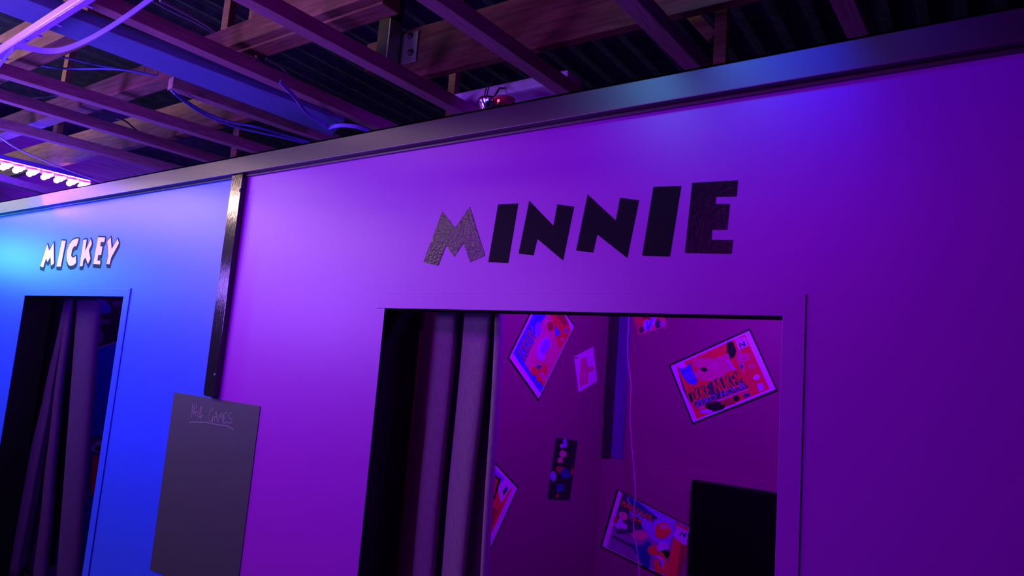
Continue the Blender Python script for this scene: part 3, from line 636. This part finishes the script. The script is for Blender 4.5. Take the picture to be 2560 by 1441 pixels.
# white board with metal spot lamp
zb_ = ZB+BH+.005
x0_ = onZ((1160, 258), zb_).x; x1_ = onZ((1448, 215), zb_).x
wb = box('white_board', (x0_-.15, 2.50, zb_), (x1_-.025, 2.63, zb_+.058), M['white_wood'], bevel=.012); tag(wb, 'pale wooden board with rounded end lying behind the black rail above the purple wall', 'board')
lc = onY((1221, 284), 2.40); sp = root('spot_lamp', tuple(lc), 'small finned metal spot lamp with wires under the pale board behind the rail', 'lamp')
lathe('lamp_body', lc, [(.0, 0), (.02, 0), (.024, .006), (.034, .018), (.046, .036), (.054, .052), (.056, .062), (.05, .068), (.03, .074), (0, .076)], M['chrome'], sp, n=28)
for k in range(16):
    a = 2*math.pi*k/16; c = lc+Vector((0, 0, .012)); d = Vector((math.cos(a), math.sin(a), 0))
    beam('cooling_fin', c+d*.030, c+d*.058, .003, .046, M['chrome'], sp, bevel=.0005)
lathe('flange', (lc.x+.085, lc.y+.0, lc.z+.045), [(0, 0), (.045, 0), (.052, .004), (.052, .010), (0, .010)], M['red_plastic'], sp, n=28)
tube('mounting_arm', [lc+Vector((0, .01, .07)), lc+Vector((0, .03, .09)), Vector((lc.x, 2.47, zb_+.02)), Vector((lc.x, 2.4995, zb_+.03))], .005, M['dark_steel'], sp)
pd = onY((1217, 250), lc.y-.058); lathe('blue_indicator', pd, [(0, .006), (.004, .004), (.0055, 0)], M['led_blue'], sp, axis=(0, -1, 0), n=10)
pd = onY((1246, 252), lc.y-.054); lathe('red_indicator', pd, [(0, .004), (.006, .003), (.008, 0)], M['led_red'], sp, axis=(0, -1, 0), n=10)
for j in range(2):
    tube('wire', spline([onY((1213+5*j, 252), 2.39), onY((1212+6*j, 236), 2.39), onY((1219+5*j, 214), 2.40), onY((1236+3*j, 196), 2.42), onY((1257, 187), 2.44), onY((1268, 196), 2.45), onY((1273, 206), 2.46)]), .0028, M['cable_black'], sp)

# ================================================================ LED bar
lb0, lb1 = onZ((-90, 382), 2.84), onZ((226, 457), 2.84)
lb = root('led_light_bar', tuple((lb0+lb1)/2-Vector((0, 0, .05))), 'glowing pink and violet led light bar hanging over the rail at the left edge', 'lamp')
beam('housing', lb0+Vector((0, 0, .012)), lb1+Vector((0, 0, .012)), .07, .035, mat('violet_housing', (.10, .05, .5), .4, .4), lb)
dd = (lb1-lb0); nL = 11
cx_px = [209, 180.5, 149, 117, 81.5, 47, 15, -18, -52]
for i, q in enumerate(cx_px):
    tpx = (q, 404+(q/221)*53-.0)
    c = onZ((q, 403+q*.243+6), 2.835)
    s = .046
    # bright lens with its glare shaped as lobes: a wide lobe, a tall lobe and a small one melted together
    V = []; Fc = []
    bm = bmesh.new()
    for (ox, oz, rr) in ((0, 0, s*.66), (-.022, -.018, s*.46), (-.02, .026, s*.36), (.028, .004, s*.44)):
        m4 = Matrix.Translation(c+rt*ox*1.1+up*oz*1.1+Vector((0, 0, .0))) @ Matrix.Diagonal((1, 1, 1, 1))
        bmesh.ops.create_icosphere(bm, subdivisions=3, radius=rr, matrix=m4)
    me = bpy.data.meshes.new('lens'); bm.to_mesh(me); bm.free()
    for p in me.polygons: p.use_smooth = True
    place(me, lb); link('lens', me, M['led'], lb)
    lathe('lens_rim', c+Vector((0, 0, .012)), [(.0, -.004), (.045, -.004), (.05, 0), (.05, .012), (0, .012)], M['led_rim'], lb, n=20)

# ================================================================ tapes and cables under the ceiling
Zt = 2.70
pa, pb = onZ((-60, 172), Zt), onZ((300, -58), Zt); d_ = (pb-pa).normalized(); pa = pa-d_*1.6; pb = pb+d_*1.2
lp = root('light_trunking', tuple((pa+pb)/2), 'straight white trunking crossing the upper left corner in front of the blue board', 'trunking')
beam('trunking', pa, pb, .014, .030, M['white_plastic'], lp, bevel=.002)
d_ = (pb-pa).normalized()
beam('light_tape', pa+Vector((0, .009, -.004)), pb+Vector((0, .009, -.004)), .020, .004, M['violet_gel'], lp, bevel=.0005)
for px in ((90, 88), (138, 60), (215, 13), (40, 118)):
    c = onZ(px, Zt-.004); beam('clip', c-d_*.006+Vector((0, .009, -.001)), c+d_*.006+Vector((0, .009, -.001)), .023, .006, M['violet_gel'], lp, bevel=.001)
def ribbon(name, px, zs, w, m, label, cat='light tape', th=.003, upv=(0, 0, 1)):
    pts = spline([onZ(p, q) for p, q in zip(px, zs)], 8)
    o = sweep(name, pts, [(-th/2, -w/2), (th/2, -w/2), (th/2, w/2), (-th/2, w/2)], M[m], smooth=False, upv=upv); tag(o, label, cat); return o
M['tape'] = mat('tape', (.24, .25, .95), .16, 1.0)
ribbon('light_tape', [(42, 112), (80, 122), (125, 128), (165, 122), (215, 102), (265, 74), (320, 38), (375, -2), (430, -42)], [2.665, 2.66, 2.66, 2.66, 2.66, 2.66, 2.66, 2.66, 2.66], .022, 'tape', 'glossy violet tape hanging in a loop below the white trunking')
ribbon('light_tape', [(36, 120), (22, 134), (8, 152), (-12, 180), (-30, 215)], [2.665, 2.655, 2.65, 2.63, 2.61], .022, 'tape', 'short violet tape end hanging down from the white trunking at the left edge')
ribbon('light_tape', [(700, 205), (737, 243), (765, 280), (795, 300), (819, 319), (822, 320), (840, 315), (865, 314), (895, 318), (925, 330), (960, 350)], [2.80, 2.79, 2.79, 2.79, 2.785, 2.785, 2.785, 2.785, 2.785, 2.79, 2.79], .02, 'tape', 'pale tape hanging in a loop just above the rail over the blue board end')
def cable(px, z, r, m, label, n=8):
    zs = z if isinstance(z, (list, tuple)) else [z]*len(px)
    o = tube('cable', spline([onZ(p, q) for p, q in zip(px, zs)], 8), r, M[m]); tag(o, label, 'cable'); return o
cable([(-40, 322), (0, 343), (40, 370), (95, 395), (160, 422), (215, 442), (262, 458), (330, 480)], 2.80, .006, 'white_plastic', 'thin white cord sagging just above the glowing light bar')
cable([(-60, 100), (40, 118), (90, 132), (170, 146), (240, 162), (300, 172), (345, 182), (430, 205)], 3.02, .006, 'cable_blue', 'upper of two thin blue cables crossing behind the tape loop')
cable([(-60, 138), (0, 146), (70, 158), (140, 170), (200, 172), (270, 172), (330, 178), (430, 198)], 2.98, .006, 'cable_blue', 'lower of two thin blue cables crossing behind the tape loop')
cable([(400, 0), (440, 20), (500, 52), (540, 78)], 3.1, .009, 'cable_grey', 'upper grey cable running down to the left end of the knotty beam')
cable([(380, 0), (430, 28), (490, 56), (535, 82)], 3.1, .007, 'cable_grey', 'lower grey cable running down to the left end of the knotty beam')
cable([(640, 140), (655, 158), (672, 174), (690, 185)], 2.93, .005, 'cable_grey', 'short stiff pale cable below the knotty beam')
cable([(665, 146), (700, 165), (725, 188), (770, 220), (830, 250), (880, 274), (960, 300), (1010, 325)], 2.98, .006, 'cable_grey', 'long dim cable sagging beneath the knotty beam towards the rail')
cable([(430, 228), (470, 256), (520, 285), (580, 306), (640, 318), (700, 335), (760, 352), (840, 376)], 2.83, .007, 'cable_blue', 'upper dark blue cable hanging under the short ceiling batten')
cable([(436, 234), (480, 268), (530, 296), (590, 318), (650, 332), (730, 350), (820, 375)], 2.79, .006, 'cable_blue', 'lower dark blue cable hanging under the short ceiling batten')
cable([(290, 298), (312, 302), (340, 325), (372, 350), (400, 356), (440, 356)], 2.92, .005, 'cable_black', 'thin black cable curling across the brown beam face at left')
cable([(30, 236), (60, 246), (100, 244), (150, 238)], 2.95, .005, 'cable_black', 'thin black cable near the left edge under the battens')
